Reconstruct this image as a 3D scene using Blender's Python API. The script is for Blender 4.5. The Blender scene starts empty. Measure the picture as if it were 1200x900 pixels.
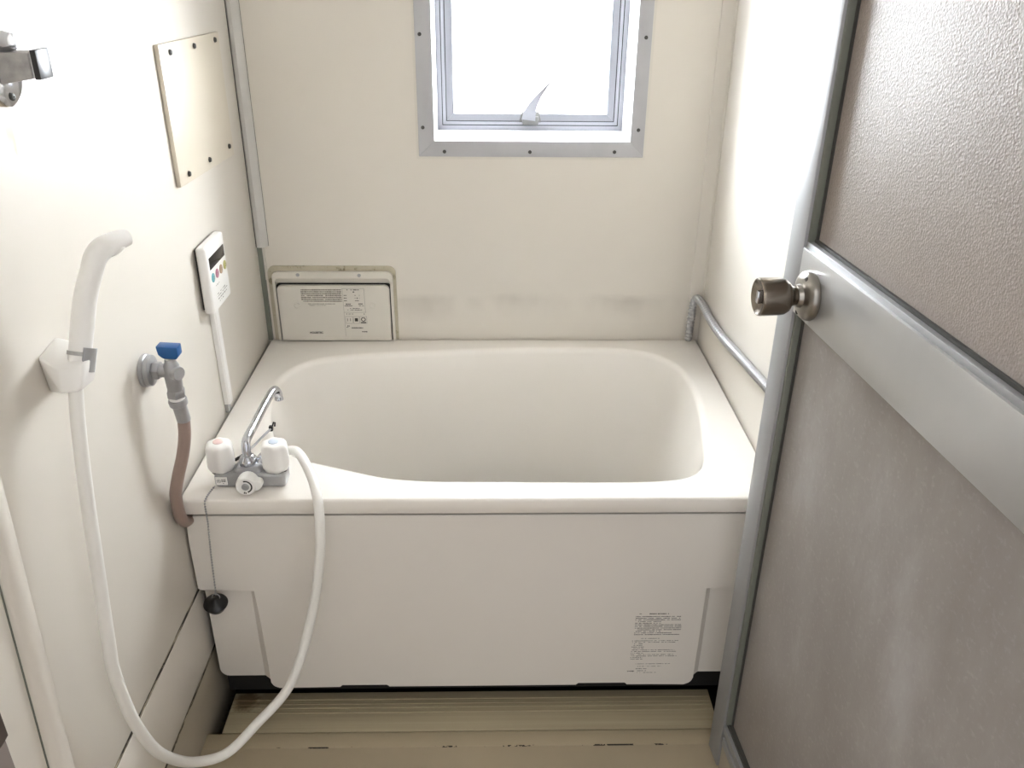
import bpy, bmesh, math, random
from mathutils import Vector, Matrix

# ------------------------------------------------------------------ camera, world, light, exposure
scene = bpy.context.scene
COL = scene.collection
FZ = 0.52                       # bathtub rim height above the floor; all z below are given from the rim
UP = Vector((0, 0, FZ))

cam_data = bpy.data.cameras.new('camera')
cam_data.sensor_width = 36.0
cam_data.lens = 998.85 / 1200 * 36.0
cam_data.clip_start = 0.02
cam = bpy.data.objects.new('camera', cam_data)
COL.objects.link(cam)
_r = Vector((0.99972489, -0.02135253, 0.0097062))
_u = Vector((0.00086529, 0.44711433, 0.89447640))
_f = Vector((0.02343912, 0.89422192, -0.44700980))
M = Matrix((( _r.x, _u.x, -_f.x, 0.568678), (_r.y, _u.y, -_f.y, -2.012818), (_r.z, _u.z, -_f.z, 0.876399 + FZ), (0, 0, 0, 1)))
cam.matrix_world = M
scene.camera = cam

world = bpy.data.worlds.new('world')
scene.world = world
world.use_nodes = True
wb = world.node_tree.nodes['Background']
wb.inputs['Color'].default_value = (0.98, 0.98, 1.0, 1)
wb.inputs['Strength'].default_value = 0.95

def area(name, loc, rot, sx, sy, power, color):
    d = bpy.data.lights.new(name, 'AREA')
    d.shape = 'RECTANGLE'; d.size = sx; d.size_y = sy; d.energy = power; d.color = color
    o = bpy.data.objects.new(name, d); COL.objects.link(o)
    o.location = loc; o.rotation_euler = rot
    return o
# daylight outside the window, shining into the room
area('window_daylight', (0.66, 0.34, 1.42), (math.radians(-86), 0, 0), 0.9, 1.1, 156.0, (0.93, 0.97, 1.0))
# added fill light behind the camera, for light coming through the doorway
area('doorway_fill', (0.6, -2.5, 2.05), (math.radians(28), 0, 0), 1.0, 1.0, 2.0, (1.0, 0.95, 0.9))

vs = scene.view_settings
vs.view_transform = 'Standard'; vs.look = 'None'; vs.gamma = 1.0; vs.use_curve_mapping = False
vs.exposure = 0.58

# ------------------------------------------------------------------ helpers
def lin(c):
    return tuple(((x/255)/12.92 if x/255 <= 0.04045 else (((x/255)+0.055)/1.055)**2.4) for x in c) + (1.0,)

class Mat:
    """principled material with small node helpers"""
    def __init__(s, name, col, rough=0.4, metal=0.0, spec=0.5, coat=0.0):
        s.m = bpy.data.materials.new(name); s.m.use_nodes = True
        s.nt = s.m.node_tree; s.p = s.nt.nodes['Principled BSDF']
        s.p.inputs['Base Color'].default_value = lin(col)
        s.p.inputs['Roughness'].default_value = rough
        s.p.inputs['Metallic'].default_value = metal
        s.p.inputs['Specular IOR Level'].default_value = spec
        s.p.inputs['Coat Weight'].default_value = coat
        s.base = lin(col); s.tc = None
    def node(s, t, **kw):
        n = s.nt.nodes.new(t)
        for k, v in kw.items():
            if k in n.inputs: n.inputs[k].default_value = v
            else: setattr(n, k, v)
        return n
    def link(s, a, b): s.nt.links.new(a, b)
    def coords(s, scale=(1, 1, 1)):
        if s.tc is None: s.tc = s.node('ShaderNodeTexCoord')
        mp = s.node('ShaderNodeMapping'); mp.inputs['Scale'].default_value = scale
        s.link(s.tc.outputs['Object'], mp.inputs['Vector']); return mp.outputs['Vector']
    def noise(s, scale, detail=3, rough=0.5, stretch=(1, 1, 1)):
        n = s.node('ShaderNodeTexNoise'); n.inputs['Scale'].default_value = scale
        n.inputs['Detail'].default_value = detail; n.inputs['Roughness'].default_value = rough
        s.link(s.coords(stretch), n.inputs['Vector']); return n.outputs['Fac']
    def ramp(s, fac, stops):
        r = s.node('ShaderNodeValToRGB'); e = r.color_ramp.elements
        while len(e) < len(stops): e.new(0.5)
        for k, (p, c) in zip(e, stops): k.position = p; k.color = c
        s.link(fac, r.inputs['Fac']); return r.outputs['Color']
    def mix(s, fac, a, b, blend='MIX'):
        n = s.node('ShaderNodeMix'); n.data_type = 'RGBA'; n.blend_type = blend
        for sock, v in ((n.inputs[0], fac), (n.inputs[6], a), (n.inputs[7], b)):
            if hasattr(v, 'links'): s.link(v, sock)
            else: sock.default_value = v
        return n.outputs[2]
    def vary(s, scale=3.0, amt=0.06, stretch=(1, 1, 1)):
        f = s.noise(scale, 4, 0.55, stretch)
        c = tuple(x*(1-amt) for x in s.base[:3]) + (1,); d = tuple(min(1, x*(1+amt)) for x in s.base[:3]) + (1,)
        o = s.ramp(f, [(0.3, c), (0.7, d)]); s.link(o, s.p.inputs['Base Color']); s.col = o; return s
    def bump(s, scale, strength, dist=0.001, stretch=(1, 1, 1), detail=2):
        f = s.noise(scale, detail, 0.5, stretch); b = s.node('ShaderNodeBump')
        b.inputs['Strength'].default_value = strength; b.inputs['Distance'].default_value = dist
        s.link(f, b.inputs['Height']); s.link(b.outputs['Normal'], s.p.inputs['Normal']); return s

def blot(m, cx, cy, cz, sc3, r0, strength, base, colr, soft=0.012):
    tc = m.coords((1, 1, 1))
    sub = m.node('ShaderNodeVectorMath'); sub.operation = 'SUBTRACT'; sub.inputs[1].default_value = (cx, cy, cz); m.link(tc, sub.inputs[0])
    sc = m.node('ShaderNodeVectorMath'); sc.operation = 'MULTIPLY'; sc.inputs[1].default_value = sc3; m.link(sub.outputs[0], sc.inputs[0])
    ln = m.node('ShaderNodeVectorMath'); ln.operation = 'LENGTH'; m.link(sc.outputs[0], ln.inputs[0])
    nz = m.noise(90, 3, 0.6, (1, 1, 0.25))
    ad = m.node('ShaderNodeMath'); ad.operation = 'MULTIPLY_ADD'; m.link(nz, ad.inputs[0]); ad.inputs[1].default_value = 0.03; m.link(ln.outputs['Value'], ad.inputs[2])
    return m.mix(m.ramp(ad.outputs[0], [(r0, (strength,)*3 + (1,)), (r0 + soft, (0, 0, 0, 1))]), base, lin(colr))

WALL = (217, 211, 201)
wall_m = Mat('cream_wall_panel', WALL, 0.42, spec=0.5).vary(2.0, 0.02).bump(45, 0.06, 0.0004)
wall_left_m = Mat('cream_wall_panel_stained', WALL, 0.42, spec=0.5).vary(2.0, 0.02).bump(45, 0.06, 0.0004)
wall_left_m.link(blot(wall_left_m, 0.0, -0.165, 1.222, (0, 1.0, 0.45), 0.024, 0.7, wall_left_m.col, (168, 140, 96)), wall_left_m.p.inputs['Base Color'])
back_m = Mat('cream_back_wall_panel', WALL, 0.34, spec=0.5).vary(2.0, 0.02)
base_m = Mat('beige_skirting', (168, 159, 142), 0.45).vary(6, 0.05)
ceil_m = Mat('white_ceiling', (205, 202, 196), 0.7)
tub_m = Mat('ivory_tub', (236, 231, 223), 0.10, spec=0.5).vary(2.0, 0.012)
apron_m = Mat('white_apron', (226, 221, 213), 0.55).vary(3, 0.015)
white_m = Mat('white_plastic', (238, 236, 232), 0.28).vary(5, 0.01)
cream_m = Mat('cream_plastic', (212, 207, 197), 0.35).vary(5, 0.02)
hose_m = Mat('white_vinyl_hose', (232, 230, 224), 0.3).vary(8, 0.02)
alu_m = Mat('aluminium', (158, 159, 160), 0.5, 0.45).vary(30, 0.03, (1, 1, 0.05))
alu2_m = Mat('anodised_aluminium_flange', (178, 178, 181), 0.5, 0.05).vary(20, 0.03)
whitealu_m = Mat('pale_window_metal', (114, 114, 118), 0.5, 0.0).vary(14, 0.03)
rail_m = Mat('satin_rail_aluminium', (184, 184, 183), 0.30, 0.55).vary(9, 0.04, (1, 1, 1))
whitestrip_m = Mat('pale_grey_strip', (198, 196, 191), 0.4).vary(8, 0.02)
dark_m = Mat('dark_gasket_and_shade', (62, 61, 57), 0.5).vary(20, 0.15)
black_m = Mat('black_void', (14, 13, 12), 0.8).vary(10, 0.1)
rubber_m = Mat('black_rubber', (12, 12, 13), 0.35).vary(10, 0.1)
chrome_m = Mat('worn_chrome', (200, 202, 208), 0.16, 1.0).vary(25, 0.06)
dull_m = Mat('dull_nickel', (166, 166, 167), 0.34, 0.45).vary(25, 0.08)
steel_m = Mat('brushed_steel_knob', (128, 120, 110), 0.27, 1.0).vary(40, 0.05, (1, 1, 12))
rose_m = Mat('satin_steel_rose', (150, 146, 140), 0.3, 1.0).vary(30, 0.05)
panel_m = Mat('cream_blanking_plate', (212, 203, 186), 0.4).vary(3, 0.02)
bracket_m = Mat('tarnished_bracket', (165, 163, 160), 0.5, 0.2).vary(60, 0.2)
blue_m = Mat('blue_plastic', (24, 84, 142), 0.35).vary(12, 0.06)
brown_m = Mat('pinkish_brown_hose', (150, 130, 121), 0.4).vary(14, 0.05)
wood_m = Mat('dark_brown_frame', (62, 52, 46), 0.5).vary(18, 0.2, (1, 1, 0.1))
taupe_m = Mat('taupe_plate', (118, 108, 102), 0.5).vary(18, 0.1)
screen_m = Mat('black_screen', (22, 20, 22), 0.12).vary(4, 0.05)
ink_m = Mat('black_ink', (52, 50, 46), 0.6).vary(30, 0.1)
ink2_m = Mat('grey_ink', (112, 106, 96), 0.6).vary(30, 0.1)
red_m = Mat('faded_red_cap', (226, 196, 190), 0.3).vary(10, 0.04)
lblue_m = Mat('faded_blue_cap', (200, 210, 222), 0.3).vary(10, 0.04)
stripmetal_m = Mat('grey_joint_and_shade_strip', (112, 115, 105), 0.45).vary(20, 0.08)
conduit_m = Mat('silver_conduit', (176, 176, 178), 0.35, 0.5).vary(40, 0.08)
caulk_m = Mat('yellowed_caulk', (206, 197, 170), 0.5)
def _caulk():
    f = caulk_m.noise(26, 5, 0.7)
    o = caulk_m.ramp(f, [(0.34, lin((120, 110, 86))), (0.42, lin((180, 172, 150))), (0.8, lin((192, 185, 166)))])
    caulk_m.link(o, caulk_m.p.inputs['Base Color'])
_caulk()
joint_m = Mat('cracked_mouldy_joint', (190, 180, 160), 0.6)
def _joint():
    f = joint_m.noise(14, 5, 0.75, (1, 1, 14))
    o = joint_m.ramp(f, [(0.51, lin((24, 19, 14))), (0.54, lin((170, 161, 140)))])
    joint_m.link(o, joint_m.p.inputs['Base Color'])
_joint()
fjoint_m = Mat('floor_sealant', (176, 163, 138), 0.6)
def _fj():
    f = fjoint_m.noise(9, 5, 0.8, (1, 1, 1))
    o = fjoint_m.ramp(f, [(0.44, lin((28, 22, 16))), (0.46, lin((176, 163, 138)))])
    fjoint_m.link(o, fjoint_m.p.inputs['Base Color'])
_fj()
# floor: beige moulded floor with fine fabric-like grain
floor_m = Mat('beige_floor', (176, 163, 138), 0.5).vary(5, 0.06).bump(220, 0.12, 0.0006)
strip_m = Mat('beige_floor_strip', (170, 157, 131), 0.5).vary(7, 0.06, (0.4, 1, 1))
cover_m = Mat('streaked_drain_cover', (190, 178, 148), 0.45)
def _cover():
    m = cover_m
    f = m.noise(12, 4, 0.6, (0.12, 9, 1))
    c = m.ramp(f, [(0.3, lin((156, 145, 120))), (0.5, lin((166, 155, 128))), (0.75, lin((174, 163, 136)))])
    # a brown water stain with its own shape near the left end
    tc = m.coords((1, 1, 1))
    def blot(cx, cy, r0, strength, base):
        sub = m.node('ShaderNodeVectorMath'); sub.operation = 'SUBTRACT'
        sub.inputs[1].default_value = (cx, cy, 0)
        m.link(tc, sub.inputs[0])
        sc = m.node('ShaderNodeVectorMath'); sc.operation = 'MULTIPLY'; sc.inputs[1].default_value = (1, 0.9, 0)
        m.link(sub.outputs[0], sc.inputs[0])
        ln = m.node('ShaderNodeVectorMath'); ln.operation = 'LENGTH'; m.link(sc.outputs[0], ln.inputs[0])
        nz = m.noise(70, 3, 0.6)
        ad = m.node('ShaderNodeMath'); ad.operation = 'MULTIPLY_ADD'
        m.link(nz, ad.inputs[0]); ad.inputs[1].default_value = 0.025; m.link(ln.outputs['Value'], ad.inputs[2])
        rr = m.ramp(ad.outputs[0], [(r0, (strength,)*3 + (1,)), (r0 + 0.012, (0, 0, 0, 1))])
        return m.mix(rr, base, lin((92, 72, 46)))
    c = blot(-0.474, 0.030, 0.030, 0.85, c)
    c = blot(-0.428, 0.038, 0.028, 0.45, c)
    m.link(c, m.p.inputs['Base Color'])
_cover()
# back wall: faint grey scuff band left by the bath lid
def _back():
    m = back_m
    sx = m.node('ShaderNodeSeparateXYZ'); m.link(m.coords(), sx.inputs[0])
    nz = m.noise(7, 4, 0.6, (1, 1, 2))
    ad = m.node('ShaderNodeMath'); ad.operation = 'MULTIPLY_ADD'; m.link(nz, ad.inputs[0]); ad.inputs[1].default_value = 0.05
    m.link(sx.outputs['Z'], ad.inputs[2])
    z0 = FZ + 0.128
    r = m.ramp(ad.outputs[0], [(z0 - 0.055, (0.0, 0.0, 0.0, 1)), (z0 - 0.015, (0.55, 0.55, 0.55, 1)), (z0 + 0.002, (0.7, 0.7, 0.7, 1)), (z0 + 0.02, (0, 0, 0, 1))])
    n2 = m.noise(5, 3, 0.6, (1, 1, 0.5))
    k = m.ramp(n2, [(0.38, (0, 0, 0, 1)), (0.62, (0.5, 0.5, 0.5, 1))])
    f = m.mix(1.0, r, k, 'MULTIPLY')
    m.link(m.mix(f, m.col, lin((138, 130, 120))), m.p.inputs['Base Color'])
_back()
# door glazing: taupe pebbled sheet above, hazy soap-filmed sheet below
pane_up = Mat('pebbled_taupe_sheet', (143, 133, 126), 0.5, spec=0.4)
def _pu():
    m = pane_up
    m.vary(260, 0.10); 
    v = m.node('ShaderNodeTexVoronoi'); v.inputs['Scale'].default_value = 330
    m.link(m.coords((1, 1, 1)), v.inputs['Vector'])
    n = m.noise(520, 2, 0.5)
    a = m.node('ShaderNodeMath'); a.operation = 'ADD'; m.link(v.outputs['Distance'], a.inputs[0]); m.link(n, a.inputs[1])
    b = m.node('ShaderNodeBump'); b.inputs['Strength'].default_value = 0.38; b.inputs['Distance'].default_value = 0.001
    m.link(a.outputs[0], b.inputs['Height']); m.link(b.outputs['Normal'], m.p.inputs['Normal'])
_pu()
pane_lo = Mat('hazy_taupe_sheet', (168, 156, 147), 0.42, spec=0.5)
def _pl():
    m = pane_lo
    f = m.noise(3.2, 6, 0.68, (1.6, 1, 0.7))
    c = m.ramp(f, [(0.36, lin((127, 120, 115))), (0.55, lin((137, 131, 126))), (0.75, lin((155, 151, 148)))])
    g = m.noise(130, 3, 0.6)
    c2 = m.mix(m.ramp(g, [(0.55, (0, 0, 0, 1)), (0.75, (0.25, 0.25, 0.25, 1))]), c, lin((176, 171, 166)))
    m.link(c2, m.p.inputs['Base Color']); m.bump(200, 0.12, 0.001)
_pl()
# frosted window glass: lets light through and scatters part of it
glass = bpy.data.materials.new('frosted_glass'); glass.use_nodes = True
def _glass():
    nt = glass.node_tree; nt.nodes.remove(nt.nodes['Principled BSDF'])
    out = nt.nodes['Material Output']
    t = nt.nodes.new('ShaderNodeBsdfTransparent'); t.inputs[0].default_value = (1, 1, 1, 1)
    d = nt.nodes.new('ShaderNodeBsdfTranslucent'); d.inputs[0].default_value = (0.95, 0.97, 1, 1)
    g = nt.nodes.new('ShaderNodeBsdfGlossy'); g.inputs['Roughness'].default_value = 0.3
    m1 = nt.nodes.new('ShaderNodeMixShader'); m1.inputs[0].default_value = 0.35
    m2 = nt.nodes.new('ShaderNodeMixShader'); m2.inputs[0].default_value = 0.04
    nt.links.new(t.outputs[0], m1.inputs[1]); nt.links.new(d.outputs[0], m1.inputs[2])
    nt.links.new(m1.outputs[0], m2.inputs[1]); nt.links.new(g.outputs[0], m2.inputs[2]); nt.links.new(m2.outputs[0], out.inputs[0])
_glass()

lining_m = Mat('white_reveal_lining', (214, 214, 216), 0.45).vary(10, 0.02)
sash_m = Mat('grey_sash_metal', (94, 94, 97), 0.5, 0.0).vary(10, 0.03)

def mat_of(m): return m.m if isinstance(m, Mat) else m

def thing(name, label, cat, loc, group=None, kind=None):
    o = bpy.data.objects.new(name, None); o.empty_display_size = 0.03; COL.objects.link(o)
    o.location = Vector(loc) + UP
    o['label'] = label
    if cat: o['category'] = cat
    if group: o['group'] = group
    if kind: o['kind'] = kind
    return o

def wloc(o):
    v = Vector(o.location)
    while o.parent: o = o.parent; v += Vector(o.location)
    return v

def mk(name, bm, m, parent=None, label=None, cat=None, kind=None, smooth=40):
    """link a bmesh (rim coordinates) as ONE mesh object, origin at its foot or at its parent's origin"""
    bmesh.ops.recalc_face_normals(bm, faces=bm.faces)
    if parent is None:
        xs = [v.co for v in bm.verts]
        org = Vector(((min(c.x for c in xs)+max(c.x for c in xs))/2, (min(c.y for c in xs)+max(c.y for c in xs))/2, min(c.z for c in xs))) + UP
    else: org = wloc(parent)
    bmesh.ops.translate(bm, verts=bm.verts, vec=UP - org)
    me = bpy.data.meshes.new(name)
    for f in bm.faces: f.smooth = smooth is not None
    bm.to_mesh(me); bm.free()
    if smooth is not None: me.set_sharp_from_angle(angle=math.radians(smooth))
    me.materials.append(mat_of(m))
    o = bpy.data.objects.new(name, me); COL.objects.link(o)
    if parent is None: o.location = org
    else: o.parent = parent
    if label: o['label'] = label
    if cat: o['category'] = cat
    if kind: o['kind'] = kind
    return o

def B(): return bmesh.new()

def box(bm, x0, x1, y0, y1, z0, z1, bev=0.0, seg=2):
    vs_ = [bm.verts.new((x, y, z)) for x in (x0, x1) for y in (y0, y1) for z in (z0, z1)]
    fs = [bm.faces.new([vs_[i] for i in f]) for f in ((0,1,3,2),(4,6,7,5),(0,4,5,1),(2,3,7,6),(0,2,6,4),(1,5,7,3))]
    if bev > 0:
        es = list({e for f in fs for e in f.edges})
        bmesh.ops.bevel(bm, geom=es, offset=bev, segments=seg, profile=0.5, affect='EDGES')
    return bm

def ngon_prism(bm, pts, off, bev=0.0):
    """extrude polygon pts (3-D, planar) by vector off"""
    a = [bm.verts.new(p) for p in pts]; b = [bm.verts.new(Vector(p) + Vector(off)) for p in pts]
    n = len(pts)
    fs = [bm.faces.new(a), bm.faces.new(b[::-1])] + [bm.faces.new((a[i], a[(i+1) % n], b[(i+1) % n], b[i])) for i in range(n)]
    if bev:
        es = list(fs[0].edges) + list(fs[1].edges)
        bmesh.ops.bevel(bm, geom=es, offset=bev, segments=2, profile=0.5, affect='EDGES')
    return bm

def hull(bm, pts, bev=0.0):
    v = [bm.verts.new(p) for p in pts]
    r = bmesh.ops.convex_hull(bm, input=v)
    bmesh.ops.dissolve_limit(bm, angle_limit=0.02, verts=bm.verts, edges=bm.edges)
    if bev: bmesh.ops.bevel(bm, geom=list(bm.edges), offset=bev, segments=2, profile=0.5, affect='EDGES')
    return bm

def catmull(P, n=8):
    P = [Vector(p) for p in P]; out = []
    Q = [P[0]*2 - P[1]] + P + [P[-1]*2 - P[-2]]
    for i in range(1, len(Q)-2):
        p0, p1, p2, p3 = Q[i-1:i+3]
        for k in range(n):
            t = k/n
            out.append(0.5*((2*p1) + (-p0+p2)*t + (2*p0-5*p1+4*p2-p3)*t*t + (-p0+3*p1-3*p2+p3)*t**3))
    out.append(P[-1]); return out

def lerp_list(R, n):
    out = []
    for i in range(len(R)-1):
        for k in range(n): out.append(R[i] + (R[i+1]-R[i])*k/n)
    return out + [R[-1]]

def tube(bm, pts, rad, seg=14, cap=True, squash=None):
    pts = [Vector(p) for p in pts]; n = len(pts)
    R = rad if isinstance(rad, (list, tuple)) else [rad]*n
    t0 = (pts[1]-pts[0]).normalized()
    a = t0.orthogonal().normalized(); rings = []
    prev = t0
    for i, p in enumerate(pts):
        t = (pts[min(i+1, n-1)] - pts[max(i-1, 0)]).normalized()
        q = prev.rotation_difference(t); a = (q @ a); a = (a - t*a.dot(t)).normalized(); prev = t
        b = t.cross(a)
        rings.append([bm.verts.new(p + (a*math.cos(2*math.pi*k/seg) + b*math.sin(2*math.pi*k/seg))*R[i]) for k in range(seg)])
    for i in range(n-1):
        for k in range(seg):
            bm.faces.new((rings[i][k], rings[i][(k+1) % seg], rings[i+1][(k+1) % seg], rings[i+1][k]))
    if cap: bm.faces.new(rings[0]); bm.faces.new(rings[-1][::-1])
    return bm

def lathe(bm, prof, org, axis, seg=28, lobes=0, lobe_amt=0.0):
    """prof: list of (radius, height along axis)"""
    ax = Vector(axis).normalized(); org = Vector(org)
    a = ax.orthogonal().normalized(); b = ax.cross(a); rings = []
    for r, h in prof:
        if r < 1e-6: rings.append([bm.verts.new(org + ax*h)]); continue
        ring = []
        for k in range(seg):
            th = 2*math.pi*k/seg
            rr = r*(1 - lobe_amt*(0.5 - 0.5*math.cos(lobes*th))) if lobes else r
            ring.append(bm.verts.new(org + ax*h + (a*math.cos(th) + b*math.sin(th))*rr))
        rings.append(ring)
    for i in range(len(rings)-1):
        A, Bq = rings[i], rings[i+1]
        for k in range(seg):
            k2 = (k+1) % seg
            if len(A) == 1 and len(Bq) == 1: continue
            if len(A) == 1: bm.faces.new((A[0], Bq[k2], Bq[k]))
            elif len(Bq) == 1: bm.faces.new((A[k], A[k2], Bq[0]))
            else: bm.faces.new((A[k], A[k2], Bq[k2], Bq[k]))
    if len(rings[0]) > 1: bm.faces.new(rings[0][::-1])
    if len(rings[-1]) > 1: bm.faces.new(rings[-1])
    return bm

def screw_bm(p, axis, r=0.004, h=0.002):
    bm = B(); lathe(bm, [(r, -0.001), (r, h*0.5), (r*0.7, h), (r*0.25, h), (r*0.22, h*0.4), (0, h*0.4)], p, axis, 10); return bm

def rrect(x0, x1, z0, z1, r, n=5, corners=(1, 1, 1, 1)):
    """rounded rectangle outline in (x,z); corners bl, br, tr, tl"""
    out = []
    for (cx, cz, a0, on, px, pz) in ((x0+r, z0+r, 180, corners[0], x0, z0), (x1-r, z0+r, 270, corners[1], x1, z0), (x1-r, z1-r, 0, corners[2], x1, z1), (x0+r, z1-r, 90, corners[3], x0, z1)):
        if not on: out.append((px, pz)); continue
        for k in range(n+1):
            a = math.radians(a0 + 90*k/n); out.append((cx + r*math.cos(a), cz + r*math.sin(a)))
    return out

def ring_prism(bm, outer, inner, y0, y1):
    """frame between two outlines with equal counts, in the x-z plane, from y0 to y1"""
    n = len(outer)
    L = [[bm.verts.new((p[0], y, p[1])) for p in loop] for y in (y0, y1) for loop in (outer, inner)]
    for i in range(n):
        j = (i+1) % n
        bm.faces.new((L[0][i], L[0][j], L[1][j], L[1][i])); bm.faces.new((L[2][j], L[2][i], L[3][i], L[3][j]))
        bm.faces.new((L[0][j], L[0][i], L[2][i], L[2][j])); bm.faces.new((L[1][i], L[1][j], L[3][j], L[3][i]))
    return bm

def dashes(rows, place, seed, h=0.0016, thick=0.00015):
    """tiny rows of print too small to read: rows = (u0, u1, v, height, density); place(u, v, n) -> point"""
    rng = random.Random(seed); bm = B()
    for (u0, u1, v, hh, dens) in rows:
        u = u0
        while u < u1:
            w = rng.uniform(0.6, 1.5)*hh
            if rng.random() < dens:
                e = rng.uniform(0.55, 1.0)*hh/2
                w2 = min(w*0.8, u1-u)
                vs_ = [bm.verts.new(place(*q, thick)) for q in ((u, v-e), (u+w2, v-e), (u+w2, v+e), (u, v+e))]
                bm.faces.new(vs_)
            u += w
    return bm

def text_bm(s, size, place, bold=0.0, align='LEFT'):
    """lettering as mesh; place(u, v) -> point"""
    c = bpy.data.curves.new('lettering', 'FONT'); c.body = s; c.size = size; c.offset = bold; c.align_x = align
    o = bpy.data.objects.new('lettering', c)
    me = bpy.data.meshes.new_from_object(o)
    bm = B(); bm.from_mesh(me)
    for v in bm.verts: v.co = place(v.co.x, v.co.y)
    bpy.data.objects.remove(o); bpy.data.curves.remove(c); bpy.data.meshes.remove(me)
    return bm

# ------------------------------------------------------------------ the room
W = 1.10; YF = -1.62; TOP = 1.48; BOT = -0.52
JX = 0.2500                                                  # door opening runs from here to the right wall
def structure(name, label, loc): return thing(name, label, None, loc, kind='structure')

wl = structure('wall_left', 'cream panelled wall on the left with black cracked joints near the floor', (0, -0.8, BOT))
mk('backing', box(B(), -0.06, -0.012, YF, 0.0, -0.62, TOP), black_m, wl)
mk('wall_panel', box(B(), -0.012, 0.0, YF, 0.0, -0.2205, TOP, 0.0015), wall_left_m, wl)
mk('wall_panel', box(B(), -0.012, 0.0005, YF, 0.0, -0.3865, -0.2290, 0.0015), wall_m, wl)
mk('joint', box(B(), -0.011, -0.0008, YF, 0.0, -0.2300, -0.220), joint_m, wl)
mk('joint', box(B(), -0.011, -0.0008, YF, 0.0, -0.3965, -0.386), joint_m, wl)
bl = mk('baseboard_left', box(B(), -0.012, -0.0015, YF, 0.0, -0.60, -0.3955, 0.001), base_m)
bl['kind'] = 'structure'; bl['label'] = 'beige skirting board along the foot of the left wall'

bw = structure('wall_back', 'cream back wall with a window and a faint grey scuff band', (0.55, 0.1, BOT))
# window opening 0.4355-0.890 x 0.497-1.03
WX0, WX1, WZ0, WZ1 = 0.4355, 0.890, 0.497, 1.03
wb_ = B()
o4 = [(-0.06, -0.62), (W+0.06, -0.62), (W+0.06, TOP), (-0.06, TOP)]
i4 = [(WX0, WZ0), (WX1, WZ0), (WX1, WZ1), (WX0, WZ1)]
ring_prism(wb_, o4, i4, 0.0, 0.19)
mk('wall_panel', wb_, back_m, bw, smooth=None)

wr = mk('wall_right', box(B(), W, W+0.06, YF, 0.0, -0.62, TOP), wall_m); wr['kind'] = 'structure'; wr['label'] = 'cream wall on the right behind the open door'
wf = mk('wall_front', ring_prism(B(), [(-0.06, -0.62), (W+0.06, -0.62), (W+0.06, TOP), (-0.06, TOP)], [(JX, -0.50), (1.0495, -0.50), (1.0495, 1.36), (JX, 1.36)], YF-0.10, YF), wall_m, smooth=None)
wf['kind'] = 'structure'; wf['label'] = 'cream front wall around the doorway'
ce = mk('ceiling', box(B(), -0.06, W+0.06, YF-0.1, 0.19, TOP, TOP+0.06), ceil_m); ce['kind'] = 'structure'; ce['label'] = 'plain white ceiling'

fl = structure('floor', 'beige moulded washing floor with a sealed strip in front of the drain', (0.55, -1.2, BOT))
mk('floor_slab', box(B(), -0.012, W, YF-0.1, -0.824, -0.62, BOT, 0.0015), floor_m, fl)
mk('floor_strip', box(B(), -0.012, W, -0.8215, -0.7862, -0.62, BOT-0.0008, 0.001), strip_m, fl)
mk('floor_joint', box(B(), -0.01, W-0.002, -0.8245, -0.8205, -0.60, BOT-0.0006), fjoint_m, fl)
mk('trench', box(B(), -0.012, W, -0.784, 0.0, -0.62, -0.585), black_m, fl)  # dirty channel bed, painted black for the shade under the tub
hf = mk('floor', box(B(), -0.9, 2.2, -3.6, YF-0.1, -0.62, -0.50), Mat('dressing_room_floor', (150, 128, 104), 0.5).vary(6, 0.1)); hf['kind'] = 'structure'; hf['label'] = 'brown dressing room floor outside the doorway'

dc = mk('drain_cover', box(B(), 0.026, 1.03, -0.7835, -0.680, -0.535, BOT-0.001, 0.0015), cover_m, label='long beige streaked drain cover with a brown stain, in front of the bathtub', cat='drain cover')
# raised ribs along the cover
rb = B()
for i, y in enumerate((-0.700, -0.712, -0.722, -0.735)):
    box(rb, 0.028, 1.028, y-0.0012, y+0.0012, BOT-0.002, BOT+0.0006)
mk('rib', rb, cover_m, dc)

# corner trims
t1 = structure('trim_1', 'pale rounded corner strip in the left back corner, cut off above the heater panel', (0.013, -0.01, 0.246))
prof = [(0.0, -0.001), (0.0, -0.012), (0.004, -0.0165), (0.012, -0.0175), (0.022, -0.011), (0.0265, -0.004), (0.0265, 0.0)]
mk('corner_strip', ngon_prism(B(), [(x, y, 0.246) for x, y in prof], (0, 0, TOP-0.246)), whitestrip_m, t1)
mk('joint_strip', box(B(), 0.0, 0.011, -0.008, 0.0, 0.0, 0.247), stripmetal_m, t1)
mk('edge_strip', box(B(), 0.011, 0.0165, -0.004, 0.0, 0.16, 0.247), cream_m, t1)
mk('edge_line', box(B(), 0.0262, 0.0275, -0.0012, 0.0004, 0.246, TOP), stripmetal_m, t1)
mk('edge_line', box(B(), -0.0005, 0.0008, -0.0145, -0.012, 0.246, TOP), dark_m, t1)
t2 = structure('trim_2', 'pale concave corner strip in the right back corner', (W-0.01, -0.008, 0.1))
mk('corner_strip', ngon_prism(B(), [(x, y, 0.105) for x, y in ((W, 0), (W-0.032, 0), (W-0.031, -0.003), (W-0.014, -0.006), (W-0.004, -0.010), (W-0.002, -0.018), (W, -0.018))], (0, 0, TOP-0.105)), wall_m, t2)
t3 = structure('trim_3', 'white half-round pipe cover running down the left wall near the doorway', (0.0, -1.21, BOT))
tb = B()
ringp = []
for (zz, yy) in ((BOT, -1.252), (TOP, -1.12)):
    ringp.append([tb.verts.new((0.014*math.sin(math.pi*k/10), yy + 0.021*math.cos(math.pi*k/10), zz)) for k in range(11)])
for k in range(10): tb.faces.new((ringp[0][k], ringp[0][k+1], ringp[1][k+1], ringp[1][k]))
for r_ in ringp: tb.faces.new(r_)
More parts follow.
